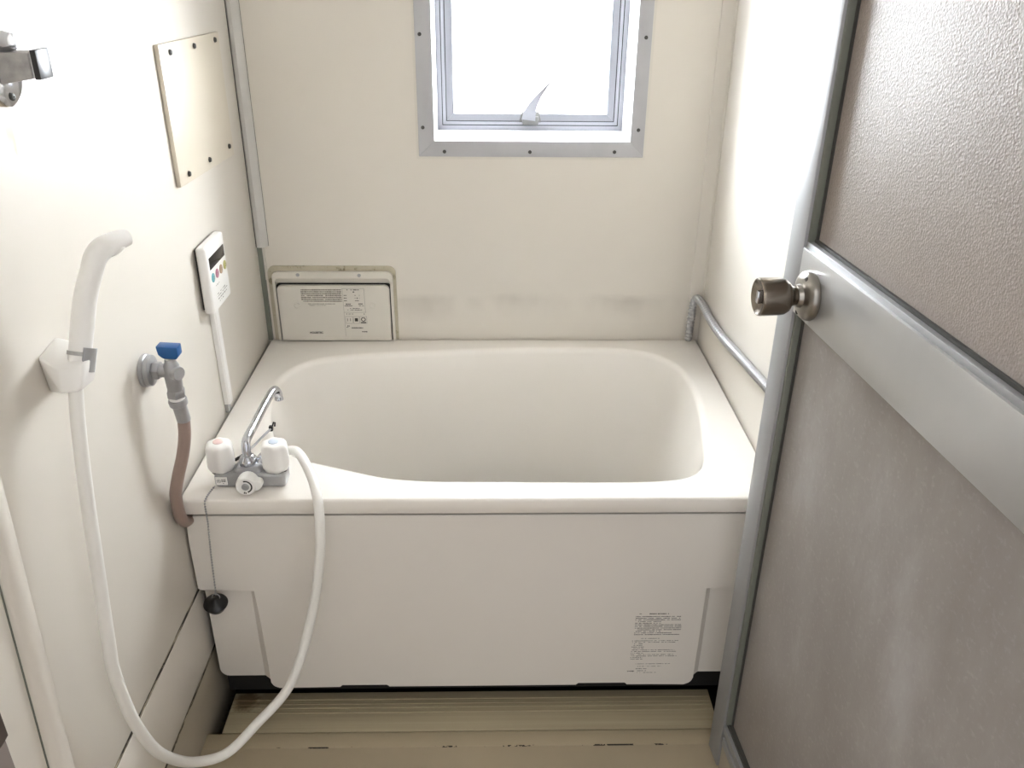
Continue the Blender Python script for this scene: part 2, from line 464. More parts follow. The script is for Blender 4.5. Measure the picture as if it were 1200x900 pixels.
tb.faces.new((ringp[0][0], ringp[0][10], ringp[1][10], ringp[1][0]))
mk('pipe_cover', tb, wall_m, t3)

mk('shadow_line', hull(B(), [(x, y+d, z) for x in (0.0, 0.0012) for d in (-0.0010, 0.0010) for y, z in ((-1.2745, BOT), (-1.1425, TOP))]), stripmetal_m, t3)  # thin grey strip painted as the shadow line beside the pipe cover

# ------------------------------------------------------------------ window
wn = structure('window_1', 'aluminium framed frosted window in the back wall, blown out by daylight', (0.66, 0.07, WZ0))
fx0, fx1, fz0, fz1 = 0.400, 0.921, 0.4625, 1.066
def flat_piece(name, pts, y0, y1, m, par, bev=0.0008):
    return mk(name, ngon_prism(B(), [(x, y0, z) for x, z in pts], (0, y1-y0, 0), bev), m, par)
# mitred flange on the wall surface
flat_piece('flange', [(fx0, fz0), (fx1, fz0), (WX1, WZ0), (WX0, WZ0)], -0.004, 0.0005, alu2_m, wn)
flat_piece('flange', [(fx0, fz1), (WX0, WZ1), (WX1, WZ1), (fx1, fz1)], -0.004, 0.0005, alu2_m, wn)
flat_piece('flange', [(fx0, fz0), (WX0, WZ0), (WX0, WZ1), (fx0, fz1)], -0.004, 0.0005, alu2_m, wn)
flat_piece('flange', [(fx1, fz0), (fx1, fz1), (WX1, WZ1), (WX1, WZ0)], -0.004, 0.0005, alu2_m, wn)
cs = 0.006
mk('sealant', ring_prism(B(), [(fx0-cs, fz0-cs), (fx1+cs, fz0-cs), (fx1+cs, fz1+cs), (fx0-cs, fz1+cs)], [(fx0+.001, fz0+.001), (fx1-.001, fz0+.001), (fx1-.001, fz1-.001), (fx0+.001, fz1-.001)], -0.0022, 0.0), cream_m, wn, smooth=None)
sm0 = None
for (x, z) in ((0.411, 0.726), (0.411, 0.528), (0.459, 0.474), (0.657, 0.474), (0.854, 0.475), (0.906, 0.525), (0.908, 0.723), (0.411, 0.93), (0.908, 0.93)):
    mk('screw', screw_bm((x, -0.004, z), (0, -1, 0), 0.0042, 0.002), dark_m, wn)
# white lining of the reveal
lt = 0.0015
for pts in ([(WX0, WZ0), (WX1, WZ0), (WX1, WZ0+lt), (WX0, WZ0+lt)], [(WX0, WZ1-lt), (WX1, WZ1-lt), (WX1, WZ1), (WX0, WZ1)],
            [(WX0, WZ0+lt), (WX0+lt, WZ0+lt), (WX0+lt, WZ1-lt), (WX0, WZ1-lt)], [(WX1-lt, WZ0+lt), (WX1, WZ0+lt), (WX1, WZ1-lt), (WX1-lt, WZ1-lt)]):
    flat_piece('lining', pts, -0.003, 0.188, lining_m, wn, 0.0)
def frame4(name, x0, x1, z0, z1, w, y0, y1, m):
    flat_piece(name, [(x0, z0), (x1, z0), (x1-w, z0+w), (x0+w, z0+w)], y0, y1, m, wn)
    flat_piece(name, [(x0, z1), (x0+w, z1-w), (x1-w, z1-w), (x1, z1)], y0, y1, m, wn)
    flat_piece(name, [(x0, z0), (x0+w, z0+w), (x0+w, z1-w), (x0, z1)], y0, y1, m, wn)
    flat_piece(name, [(x1, z0), (x1, z1), (x1-w, z1-w), (x1-w, z0+w)], y0, y1, m, wn)
ix0, ix1, iz0, iz1 = WX0+lt, WX1-lt, WZ0+lt, WZ1-lt
frame4('outer_frame', ix0, ix1, iz0, iz1, 0.011, 0.136, 0.185, whitealu_m)
frame4('gasket', ix0+0.010, ix1-0.010, iz0+0.010, iz1-0.010, 0.0030, 0.1365, 0.182, black_m)
frame4('inner_frame', ix0+0.0122, ix1-0.0122, iz0+0.0122, iz1-0.0122, 0.008, 0.137, 0.18, whitealu_m)
frame4('gasket', ix0+0.0195, ix1-0.0195, iz0+0.0190, iz1-0.0190, 0.0030, 0.1385, 0.178, black_m)
frame4('sash', ix0+0.0215, ix1-0.0215, iz0+0.0205, iz1-0.0205, 0.018, 0.139, 0.172, sash_m)
gx0, gx1, gz0, gz1 = ix0+0.0375, ix1-0.0375, iz0+0.0365, iz1-0.0365
mk('glass_pane', box(B(), gx0, gx1, 0.158, 0.158+0.0005, gz0, gz1), glass, wn, smooth=None)
# cam latch: keeper, boss and long curved lever
lx, lz = 0.662, 0.520
lb = B(); box(lb, lx-0.019, lx+0.020, 0.128, 0.140, lz-0.008, lz+0.012, 0.003)
latch = mk('latch', lb, dark_m, wn)
hb = B(); hull(hb, [(lx-0.028, 0.139, lz-0.004), (lx+0.028, 0.139, lz-0.004), (lx-0.020, 0.139, lz+0.022), (lx+0.022, 0.139, lz+0.022), (lx-0.024, 0.134, lz), (lx+0.024, 0.134, lz), (lx, 0.132, lz+0.026)])
mk('latch_boss', hb, dark_m, latch)
lv = B()
L = [(lx-0.004, lz+0.004, 0.0165), (lx-0.002, lz+0.020, 0.0150), (lx+0.006, lz+0.040, 0.0105), (lx+0.020, lz+0.062, 0.0062), (lx+0.036, lz+0.082, 0.0032), (lx+0.052, lz+0.099, 0.0008)]
ra, rbk = [], []
for i, (x, z, hw) in enumerate(L):
    a = L[max(i-1, 0)]; b = L[min(i+1, len(L)-1)]; d = Vector((b[0]-a[0], 0, b[1]-a[1])).normalized(); nrm = Vector((d.z, 0, -d.x))
    c = Vector((x, 0.126 - 0.012*i/5, z))
    ra.append((lv.verts.new(c - nrm*hw), lv.verts.new(c + nrm*hw))); c2 = c + Vector((0, 0.0035, 0))
    rbk.append((lv.verts.new(c2 - nrm*hw), lv.verts.new(c2 + nrm*hw)))
for i in range(len(L)-1):
    lv.faces.new((ra[i][0], ra[i][1], ra[i+1][1], ra[i+1][0])); lv.faces.new((rbk[i][1], rbk[i][0], rbk[i+1][0], rbk[i+1][1]))
    lv.faces.new((ra[i][0], ra[i+1][0], rbk[i+1][0], rbk[i][0])); lv.faces.new((ra[i+1][1], ra[i][1], rbk[i][1], rbk[i+1][1]))
lv.faces.new((ra[0][1], ra[0][0], rbk[0][0], rbk[0][1])); lv.faces.new((ra[-1][0], ra[-1][1], rbk[-1][1], rbk[-1][0]))
mk('latch_lever', lv, sash_m, latch)

# ------------------------------------------------------------------ bathtub
tub = thing('bathtub', 'large ivory bathtub filling the back of the room from wall to wall', 'bathtub', (0.55, -0.36, BOT))
def tub_outline():
    P = [(0.290, -0.082), (0.400, -0.070), (0.533, -0.058), (0.690, -0.050), (0.86, -0.052), (0.965, -0.084), (1.022, -0.160), (1.040, -0.265), (1.034, -0.380), (1.019, -0.486), (1.000, -0.587), (0.974, -0.637),
         (0.935, -0.664), (0.873, -0.675), (0.786, -0.677), (0.680, -0.676), (0.574, -0.674), (0.458, -0.672), (0.385, -0.664), (0.338, -0.651), (0.290, -0.632), (0.235, -0.610), (0.175, -0.580), (0.122, -0.520),
         (0.088, -0.430), (0.068, -0.330), (0.070, -0.232), (0.095, -0.165), (0.140, -0.120), (0.200, -0.098)]
    V = [Vector((x, y, 0)) for x, y in P]; n = len(V); out = []
    for i in range(n):
        p0, p1, p2, p3 = V[i-1], V[i], V[(i+1) % n], V[(i+2) % n]
        for k in range(6):
            t = k/6
            out.append(0.5*((2*p1) + (-p0+p2)*t + (2*p0-5*p1+4*p2-p3)*t*t + (-p0+3*p1-3*p2+p3)*t**3))
    return out
OUT = tub_outline()
TC = Vector((0.55, -0.38, 0))
tx0, tx1, ty0, ty1 = 0.005, W-0.004, -0.7262, -0.003
def to_rect(p, inset):
    d = p - TC; best = 1e9
    for lim, comp in ((tx0+inset - TC.x, d.x), (tx1-inset - TC.x, d.x), (ty0+inset - TC.y, d.y), (ty1-inset - TC.y, d.y)):
        if abs(comp) > 1e-9:
            t = lim/comp
            if 0 < t < best: best = t
    return TC + d*best
# snap the four nearest samples to the corners
N = len(OUT)
def rect_loop(inset):
    L = [to_rect(p, inset) for p in OUT]
    for cx, cy in ((tx0+inset, ty0+inset), (tx1-inset, ty0+inset), (tx1-inset, ty1-inset), (tx0+inset, ty1-inset)):
        ang = math.atan2(cy - TC.y, cx - TC.x)
        i = min(range(N), key=lambda k: abs((math.atan2(OUT[k].y-TC.y, OUT[k].x-TC.x) - ang + math.pi) % (2*math.pi) - math.pi))
        L[i] = Vector((cx, cy, 0))
    return L
loops = []
RT = 0.031
for inset, z in ((0.010, -RT), (0.0008, -RT), (0.0, -RT+0.001), (0.0, -0.006), (0.0007, -0.003), (0.0022, -0.001), (0.005, 0.0)):
    loops.append([p + Vector((0, 0, z)) for p in rect_loop(inset)])
nrm = []
for i in range(N):
    t = (OUT[(i+1) % N] - OUT[i-1]).normalized(); v = Vector((-t.y, t.x, 0))
    if v.dot(TC - OUT[i]) < 0: v = -v
    nrm.append(v)
for _ in range(40):
    nrm = [(nrm[i-1] + nrm[i]*2 + nrm[(i+1) % N]).normalized() for i in range(N)]
RF = 0.016
loops.append([p - v*0.002 for p, v in zip(OUT, nrm)])
for k in range(0, 8):
    a = math.radians(78*k/7)
    loops.append([p + v*RF*math.sin(a) + Vector((0, 0, -RF*(1-math.cos(a)))) for p, v in zip(OUT, nrm)])
# sloping basin walls down to a rounded bottom
zb = -0.43
fil = loops[-1]
for k in range(1, 9):
    q = k/8
    sm = [p.copy() for p in fil]
    for _ in range(int(30*q)):
        sm = [(sm[i-1] + sm[i]*2 + sm[(i+1) % N])/4 for i in range(N)]
    loops.append([Vector((p.x + (TC.x-p.x)*0.21*q, p.y + (TC.y-p.y)*0.16*q, -RF*0.8 + (zb+0.06+RF*0.8)*q)) for p in sm])
base = loops[-1]
for a in (15, 35, 55, 75, 90):
    r = math.radians(a); dz = -0.11*math.sin(r)
    loops.append([TC.lerp(Vector((p.x, p.y, 0)), 1 - 0.22*(1-math.cos(r))) + Vector((0, 0, p.z + dz)) for p in base])
bmr = B(); VL = [[bmr.verts.new(p) for p in lp] for lp in loops]
for a in range(len(VL)-1):
    for i in range(N):
        j = (i+1) % N
        bmr.faces.new((VL[a][i], VL[a][j], VL[a+1][j], VL[a+1][i]))
bmr.faces.new(VL[-1])
mk('tub_shell', bmr, tub_m, tub, smooth=50)
# black box painted as the shade below the tub and its apron
mk('under_tub_shade', box(B(), 0.02, W-0.006, -0.690, -0.01, -0.50, -0.445), black_m, tub)
# apron: central field stands proud, side fields recessed and cut shorter
def apron():
    bm = B()
    yb = -0.700
    top = []
    # side fields behind
    ngon_prism(bm, [(0.0125, yb-0.001, z) if False else (x, yb-0.001, z) for x, z in rrect(0.012, 0.16, -0.449, -0.10, 0.018, 5, (1, 0, 0, 0))], (0, 0.008, 0))
    ngon_prism(bm, [(x, yb-0.001, z) for x, z in rrect(0.94, W-0.006, -0.449, -0.10, 0.018, 5, (0, 0, 0, 0))], (0, 0.006, 0))
    # proud field
    o = [(0.018, -0.062), (0.006, -0.066), (0.005, -0.10), (0.0045, -0.212), (0.010, -0.2155), (0.113, -0.2155), (0.1145, -0.30), (0.116, -0.452)]
    for k in range(6):
        a = math.radians(180 + 90*k/5); o.append((0.132 + 0.016*math.cos(a), -0.455 + 0.016*math.sin(a)))
    o += [(0.256, -0.471), (0.259, -0.4625), (0.353, -0.4625), (0.356, -0.471), (0.742, -0.471), (0.745, -0.4625), (0.844, -0.4625), (0.847, -0.471)]
    for k in range(6):
        a = math.radians(270 + 90*k/5); o.append((0.966 + 0.018*math.cos(a), -0.453 + 0.018*math.sin(a)))
    o += [(0.984, -0.2155), (W-0.010, -0.2155), (W-0.006, -0.212), (W-0.006, -0.0425), (0.021, -0.0425), (0.0185, -0.047)]
    ngon_prism(bm, [(x, -0.7145, z) for x, z in o], (0, 0.0145, 0), 0.0022)
    # sloping shoulders between the proud field and the recessed side fields
    for xa, xb in ((0.115, 0.100), (0.983, 0.998)):
        ngon_prism(bm, [(xa, -0.7135, -0.214), (xb, -0.7012, -0.214), (xa, -0.7005, -0.214)], (0.0015 if xa < 0.5 else -0.0015, 0, -0.234))
    for x0, x1 in ((0.0105, 0.113), (0.985, W-0.0065)):
        ngon_prism(bm, [(x0, -0.7135, -0.214), (x0, -0.7012, -0.226), (x0, -0.7005, -0.214)], (x1-x0, 0, 0))
    return bm
ap = mk('apron', apron(), apron_m, tub, smooth=None)
box_b = box(B(), 0.010, W-0.008, -0.709, -0.70, -0.0435, -0.030)
mk('rim_shadow', box_b, dark_m, tub)  # dark strip standing in for the contact shadow below the rim
# printed notice on the apron (too small to read)
rows = [(0.880, 0.918, -0.281, 0.003, 0.95), (0.860, 0.864, -0.281, 0.0025, 0.9)]
rr = random.Random(4)
z = -0.288
for i in range(12):
    rows.append((0.853 + (0.006 if i in (3, 8) else 0), rr.choice((0.946, 0.945, 0.944, 0.905, 0.928)), z, 0.0021, 0.88)); z -= 0.00425
rows.append((0.868, 0.905, -0.345, 0.0018, 0.8))
z = -0.351
for i in range(13):
    rows.append((0.850 + (0.004 if i in (2, 5) else 0), rr.choice((0.944, 0.938, 0.875, 0.935, 0.872)), z, 0.0017, 0.75)); z -= 0.0041
rows += [(0.858, 0.932, -0.413, 0.0017, 0.7), (0.866, 0.915, -0.420, 0.0015, 0.6), (0.863, 0.885, -0.4265, 0.0020, 0.8), (0.846, 0.860, -0.433, 0.0030, 0.85), (0.866, 0.884, -0.432, 0.0020, 0.7), (0.866, 0.905, -0.437, 0.0016, 0.5)]
mk('printed_notice', dashes(rows, lambda u, v, t: Vector((u, -0.7145 - t, v)), 11), ink_m, ap, smooth=None)

# ------------------------------------------------------------------ two-handle bath tap
tap = thing('bath_tap', 'worn chrome two-handle tap with white handles on the left front of the tub rim', 'tap', (0.122, -0.665, 0.0))
bb = B(); box(bb, 0.060, 0.190, -0.687, -0.645, 0.0005, 0.030, 0.007, 3)
box(bb, 0.092, 0.150, -0.684, -0.642, 0.004, 0.038, 0.012, 3)
mk('tap_body', bb, dull_m, tap)
def handle(cx, cap_m):
    p = [(0.013, 0.024), (0.0195, 0.0265), (0.0195, 0.0285)]
    mk('handle_skirt', lathe(B(), p, (cx, -0.665, 0), (0, 0, 1), 24), rubber_m, tap)
    p = [(0.010, 0.0285), (0.0185, 0.0285), (0.0215, 0.0300), (0.0262, 0.040), (0.0266, 0.047), (0.0258, 0.072), (0.0248, 0.078), (0.0215, 0.0830), (0.0165, 0.0850), (0.0105, 0.0855), (0, 0.0855)]
    h = mk('handle', lathe(B(), p, (cx, -0.665, 0), (0, 0, 1), 48, 6, 0.10), white_m, tap)
    mk('cap', lathe(B(), [(0.0095, 0.0850), (0.0095, 0.0863), (0.0085, 0.0870), (0, 0.0872)], (cx, -0.664, 0), (0, 0, 1), 20), cap_m, h)
handle(0.071, red_m); handle(0.171, lblue_m)
# spout with nut
nb = B(); lathe(nb, [(0.0150, 0.036), (0.0168, 0.038), (0.0168, 0.047), (0.0150, 0.049), (0.0140, 0.050), (0.0120, 0.054), (0.009, 0.056)], (0.119, -0.660, 0), (0, 0, 1), 8)
sp = B()
SP = catmull([(0.119, -0.660, 0.045), (0.1185, -0.660, 0.066), (0.1185, -0.650, 0.081), (0.1225, -0.600, 0.0885), (0.1265, -0.540, 0.0950), (0.1315, -0.494, 0.1000), (0.1350, -0.480, 0.0970), (0.1375, -0.4745, 0.0860), (0.138, -0.4745, 0.0730)], 6)
tube(sp, SP, [0.0082]*(len(SP)-7) + [0.0082, 0.0082, 0.0080, 0.008, 0.0085, 0.009, 0.009], 16)
spo = mk('spout', sp, chrome_m, tap); mk('spout_nut', nb, chrome_m, spo)
# diverter knob facing the washing area, with grip lobe
dv = B(); ax = Vector((0.02, -1, 0.06)).normalized(); dp0 = Vector((0.125, -0.687, 0.0200))
lathe(dv, [(0.010, 0.0), (0.0180, 0.003), (0.0190, 0.010), (0.0185, 0.026), (0.0165, 0.0290), (0, 0.0290)], dp0, ax, 24)
e1 = Vector((1, 0, 0.02)).normalized(); e2 = ax.cross(e1).normalized()
q = [dp0 + ax*a + e1*x + e2*y for a in (0.006, 0.026) for (x, y) in ((0.0, -0.0165), (0.022, -0.010), (0.0285, -0.003), (0.027, 0.006), (0.0, 0.0165))]
hb2 = B(); hull(hb2, q, 0.003)
me_tmp = bpy.data.meshes.new('lobe'); hb2.to_mesh(me_tmp); hb2.free(); dv.from_mesh(me_tmp); bpy.data.meshes.remove(me_tmp)
dk = mk('diverter_knob', dv, white_m, tap)
mk('dial_boss', lathe(B(), [(0.0068, 0.0285), (0.0068, 0.0305), (0.0050, 0.032), (0, 0.032)], dp0, ax, 16), dull_m, dk)
dm = B()
a1 = e1; a2 = e2
def arc(r0, r1, t0, t1, n=14):
    pr = None
    for k in range(n+1):
        t = math.radians(t0 + (t1-t0)*k/n)
        c, s = math.cos(t), math.sin(t)
        cur = [dm.verts.new(dp0 + ax*0.02915 + (a1*c + a2*s)*r) for r in (r0, r1)]
        if pr: dm.faces.new((pr[0], pr[1], cur[1], cur[0]))
        pr = cur
sgn = 1 if a2.z > 0 else -1
arc(0.0098, 0.0124, sgn*-75, sgn*105)
for t in (140, 185, 215, 250, 262): arc(0.0105, 0.0145, sgn*t, sgn*(t+9), 3)
mk('dial_mark', dm, ink_m, dk, smooth=None)
# outlet behind for the shower hose
ob = B(); OP = catmull([(0.135, -0.652, 0.030), (0.146, -0.640, 0.040), (0.160, -0.634, 0.046), (0.176, -0.634, 0.047)], 6)
tube(ob, OP, 0.0115, 14)
mk('hose_outlet', ob, chrome_m, tap)
# sticker on the front of the body
st = mk('sticker', box(B(), 0.064, 0.0845, -0.6885, -0.6865, 0.008, 0.024), white_m, tap)
pl = lambda u, v: Vector((0.064 + u, -0.6887, 0.008 + v))
sb = dashes([(0.0105, 0.0185, 0.0115, 0.0024, 1.0), (0.0105, 0.0185, 0.0082, 0.0024, 1.0), (0.0125, 0.0175, 0.0035, 0.0012, 0.8)], lambda u, v, t: pl(u, v) - Vector((0, t, 0)), 3)
for k in range(20):
    t0, t1 = 2*math.pi*k/20, 2*math.pi*(k+1)/20
    sb.faces.new([sb.verts.new(pl(0.0055 + r*math.cos(t), 0.0085 + r*math.sin(t)) - Vector((0, 0.0001, 0))) for r, t in ((0.0033, t0), (0.0038, t0), (0.0038, t1), (0.0033, t1))])
for (u, v) in ((0.0042, 0.0085), (0.0055, 0.0095), (0.0066, 0.008)):
    sb.faces.new([sb.verts.new(pl(u + a, v + b) - Vector((0, 0.0001, 0))) for a, b in ((-0.0004, -0.0014), (0.0004, -0.0014), (0.0004, 0.0014), (-0.0004, 0.0014))])
mk('sticker_print', sb, ink_m, st, smooth=None)

# thin wire arm with threaded end and dark clip, lying behind the spout
wa = thing('wire_arm', 'thin grey wire arm with a small dark clip, behind the tap spout', 'wire', (0.10, -0.54, 0.0))
mk('rod', tube(B(), catmull([(0.079, -0.585, 0.0045), (0.095, -0.555, 0.008), (0.110, -0.520, 0.014), (0.121, -0.495, 0.018)], 6), 0.0024, 10), dull_m, wa)
thb = B()
for k in range(5):
    c = Vector((0.0735, -0.594, 0.0042)).lerp(Vector((0.082, -0.581, 0.0048)), k/4)
    lathe(thb, [(0.0032, -0.0008), (0.0032, 0.0008)], c, (0.55, 0.83, 0.05), 10)
mk('thread', thb, rubber_m, wa)
cb = B(); box(cb, 0.116, 0.124, -0.499, -0.490, 0.012, 0.023, 0.0015); tube(cb, [(0.122, -0.493, 0.020), (0.125, -0.488, 0.028), (0.127, -0.486, 0.026), (0.126, -0.488, 0.018)], 0.0016, 8)
mk('clip', cb, rubber_m, wa)

# ------------------------------------------------------------------ bath plug on its chain
pg = thing('bath_plug', 'black rubber bath plug hanging on a ball chain over the tub front', 'plug', (0.044, -0.735, -0.25))
cp = catmull([(0.061, -0.688, 0.006), (0.057, -0.702, 0.004), (0.0545, -0.722, 0.0025), (0.0535, -0.7305, -0.006), (0.0525, -0.7305, -0.05), (0.0485, -0.7325, -0.12), (0.0455, -0.7345, -0.205)], 40)
ch = B(); acc = 0; last = cp[0]; cnt = 0
for p in cp:
    acc += (p-last).length; last = p
    if acc >= 0.0050:
        acc = 0; bmesh.ops.create_icosphere(ch, subdivisions=1, radius=0.0021, matrix=Matrix.Translation(p)); cnt += 1
tube(ch, cp[::8], 0.0006, 6)
mk('chain', ch, dull_m, pg)
rg = B(); tube(rg, [Vector((0.0445 + 0.007*math.cos(t), -0.735, -0.2135 + 0.007*math.sin(t))) for t in [2*math.pi*k/18 for k in range(19)]], 0.0011, 8)
box(rg, 0.0435, 0.0470, -0.7365, -0.7335, -0.209, -0.201, 0.001)
mk('plug_ring', rg, dull_m, pg)
mk('plug', lathe(B(), [(0, 0.004), (0.004, 0.003), (0.009, -0.001), (0.016, -0.004), (0.0215, -0.008), (0.0228, -0.011), (0.0215, -0.0145), (0.0175, -0.017), (0.0165, -0.020), (0.0150, -0.026), (0.0105, -0.030), (0.004, -0.0315), (0, -0.0315)], (0.0435, -0.7395, -0.2165), (0.06, -0.22, 1), 28), rubber_m, pg)

# ------------------------------------------------------------------ shower hose, handset and holders
hp = catmull([(0.172, -0.634, 0.047), (0.190, -0.637, 0.050), (0.208, -0.650, 0.055), (0.232, -0.690, 0.052), (0.255, -0.738, 0.037), (0.265, -0.768, 0.004), (0.262, -0.785, -0.077), (0.240, -0.803, -0.198), (0.200, -0.850, -0.317),
              (0.140, -0.900, -0.370), (0.098, -0.945, -0.388), (0.063, -0.99, -0.355), (0.048, -1.035, -0.292), (0.044, -1.073, -0.222), (0.043, -1.106, -0.123), (0.044, -1.122, -0.018),
              (0.048, -1.122, 0.045), (0.050, -1.104, 0.173), (0.050, -1.087, 0.268), (0.050, -1.069, 0.345), (0.050, -1.053, 0.394)], 8)
mk('shower_hose', tube(B(), hp, 0.0088, 18), hose_m, label='white shower hose looping from the tap down to the floor and up to the handset', cat='hose')
hs = thing('hand_shower', 'white hand shower resting in its holder on the left wall', 'hand shower', (0.05, -1.03, 0.39))
hpts = [(0.050, -1.050, 0.397), (0.0505, -1.040, 0.412), (0.052, -1.026, 0.430), (0.0615, -1.004, 0.490), (0.0715, -0.992, 0.523), (0.0765, -0.984, 0.5395), (0.083, -0.972, 0.5475), (0.092, -0.955, 0.5505), (0.100, -0.940, 0.5510)]
hrad = [0.0100, 0.0118, 0.0138, 0.0140, 0.0135, 0.0140, 0.0142, 0.0128, 0.0105]
HPn = catmull(hpts, 6); HR = lerp_list(hrad, 6)
hbm = B(); tube(hbm, HPn, HR, 24)
mk('handle', hbm, white_m, hs, smooth=70)
# nozzle face under the head
fa = (Vector((0.45, 0.30, -1))).normalized()
hd = mk('spray_face', lathe(B(), [(0.0135, -0.004), (0.0140, 0.004), (0.0125, 0.0085), (0.0115, 0.0090), (0, 0.0090)], Vector((0.088, -0.957, 0.5455)), fa, 22), white_m, hs)
sh = thing('shower_holder', 'white plastic shower holder on the left wall, gripping the hand shower', 'shower holder', (0.0, -1.01, 0.365))
hh = B(); hull(hh, [(0.0, -1.031, 0.423), (0.0, -1.023, 0.370), (0.0, -0.978, 0.430), (0.0, -0.978, 0.372), (0.038, -1.062, 0.422), (0.040, -1.070, 0.392), (0.064, -1.056, 0.422), (0.063, -1.066, 0.394), (0.068, -1.045, 0.424), (0.068, -1.012, 0.426), (0.064, -1.030, 0.392), (0.040, -1.005, 0.428)], 0.0025)
mk('bracket', hh, white_m, sh)
c0 = Vector((0.0517, -1.027, 0.4275)); axh = (Vector(hpts[3]) - Vector(hpts[1])).normalized()
side = Vector((1, -0.1, 0)); side = (side - axh*side.dot(axh)).normalized(); up2 = axh.cross(side)
def band(a0, a1, r0, r1, h0, h1, n=24):
    bm = B(); rings = []
    for k in range(n+1):
        t = math.radians(a0 + (a1-a0)*k/n); d = side*math.cos(t) + up2*math.sin(t)
        rings.append([bm.verts.new(c0 + d*q + axh*h) for (q, h) in ((r0, h0), (r1, h0), (r1, h1), (r0, h1))])
    for i in range(n):
        for k in range(4): bm.faces.new((rings[i][k], rings[i][(k+1) % 4], rings[i+1][(k+1) % 4], rings[i+1][k]))
    bm.faces.new(rings[0]); bm.faces.new(rings[-1][::-1])
    return bm
mk('collar', band(-150, 150, 0.0141, 0.0152, -0.003, 0.002), bracket_m, sh)
mk('clip', band(-48, 36, 0.0146, 0.0190, -0.022, 0.008, 10), dull_m, sh)

# tarnished metal bracket higher up by the doorway
mb = thing('metal_bracket', 'tarnished chrome swivel bracket on the left wall, top left of the photo', 'bracket', (0.0, -0.955, 0.72))
pb = B(); lathe(pb, [(0.034, 0.0005), (0.034, 0.004), (0.029, 0.008), (0, 0.0085)], (0, -0.955, 0.752), (1, 0, 0), 32)
for v in pb.verts: v.co.z = 0.752 + (v.co.z - 0.752)*1.12
plate = mk('base_plate', pb, chrome_m, mb)
mk('screw', screw_bm((0.0088, -0.960, 0.7255), (1, -0.1, 0), 0.0045, 0.002), dark_m, plate)
ab = B(); hull(ab, [(0.003, -0.975, 0.7755), (0.045, -0.975, 0.7755), (0.045, -0.975, 0.7475), (0.006, -0.975, 0.7405), (0.003, -0.94, 0.7755), (0.045, -0.945, 0.7755), (0.045, -0.945, 0.7475), (0.006, -0.94, 0.7405)], 0.0015)
arm = mk('arm', ab, bracket_m, mb)
mk('arm_cap', box(B(), 0.0452, 0.0478, -0.974, -0.946, 0.7475, 0.7765, 0.0008), chrome_m, arm)
mk('arm_end', box(B(), 0.0478, 0.0545, -0.976, -0.944, 0.7465, 0.7785, 0.001), rubber_m, arm)
mk('hood', lathe(B(), [(0.013, 0.0), (0.0125, 0.010), (0.009, 0.022), (0, 0.024)], (0.004, -0.957, 0.785), (0.9, -0.2, 0.05), 20), chrome_m, mb)

# ------------------------------------------------------------------ blanking panel on the left wall
pn = thing('access_panel', 'cream rectangular blanking panel held by six screws, high on the left wall', 'panel', (0.0, -0.30, 0.49))
pnb = B(); hull(pnb, [(x, y, z_) for x in (0.0005, 0.0085) for (y, z_) in ((-0.466, 0.500), (-0.118, 0.488), (-0.118, 0.7355), (-0.466, 0.740))], 0.0008)
mk('plate', pnb, panel_m, pn)
for (y, z_) in ((-0.417, 0.724), (-0.284, 0.723), (-0.150, 0.723), (-0.418, 0.514), (-0.290, 0.513), (-0.150, 0.512)):
    mk('screw', lathe(B(), [(0.0052, -0.001), (0.0052, 0.0015), (0.004, 0.004), (0, 0.0045)], (0.0085, y, z_), (1, 0, 0), 14), dark_m, pn)

# ------------------------------------------------------------------ water heater remote control on the left wall
rc = thing('bath_controller', 'white water heater control panel with dark display and coloured buttons, left wall', 'control panel', (0.0, -0.383, 0.24))
mk('back_plate', box(B(), 0.0003, 0.006, -0.434, -0.331, 0.250, 0.372, 0.001), dark_m, rc)
case = mk('case', box(B(), 0.005, 0.025, -0.443, -0.323, 0.243, 0.379, 0.006, 3), white_m, rc)
mk('display', box(B(), 0.0245, 0.0256, -0.431, -0.334, 0.331, 0.3545, 0.0004), screen_m, rc)
bc = [(96, 158, 166), (176, 116, 138), (164, 138, 112), (184, 180, 112)]
for i, c in enumerate(bc):
    y = -0.421 + i*0.0265
    mm = Mat('button_ring', c, 0.35).vary(20, 0.05)
    bt = mk('button', lathe(B(), [(0.0092, -0.0005), (0.0092, 0.0010), (0.0080, 0.0016), (0, 0.0016)], (0.025, y, 0.313), (1, 0, 0), 20), mm, rc)
    mk('button_mark', dashes([(-0.004, 0.004, 0.002, 0.0022, 0.9), (-0.0035, 0.0035, -0.0018, 0.0020, 0.9)], lambda u, v, t, y=y: Vector((0.0267 + t, y + u, 0.313 + v)), 20+i), ink2_m, bt, smooth=None)
mk('printed_marks', dashes([(-0.412, -0.385, 0.293, 0.002, 0.7), (-0.41, -0.358, 0.275, 0.0026, 0.75), (-0.412, -0.345, 0.270, 0.002, 0.6), (-0.408, -0.352, 0.264, 0.0026, 0.7), (-0.402, -0.375, 0.258, 0.0026, 0.7)], lambda u, v, t: Vector((0.0252 + t, u, v)), 31), ink2_m, case, smooth=None)
cd = thing('cable_duct', 'narrow white cable duct running down from the control panel to the tub rim', 'cable duct', (0.0, -0.385, 0.005))
db = B(); rg2 = []
for (zz, yy) in ((0.022, -0.388), (0.252, -0.392)):
    rg2.append([db.verts.new((0.0003 + x, yy + y, zz)) for x, y in ((0, -0.0125), (0.009, -0.0125), (0.0125, -0.009), (0.0125, 0.009), (0.009, 0.0125), (0, 0.0125))])
for k in range(6): db.faces.new((rg2[0][k], rg2[0][(k+1) % 6], rg2[1][(k+1) % 6], rg2[1][k]))
db.faces.new(rg2[0]); db.faces.new(rg2[1][::-1])
mk('duct_cover', db, white_m, cd)
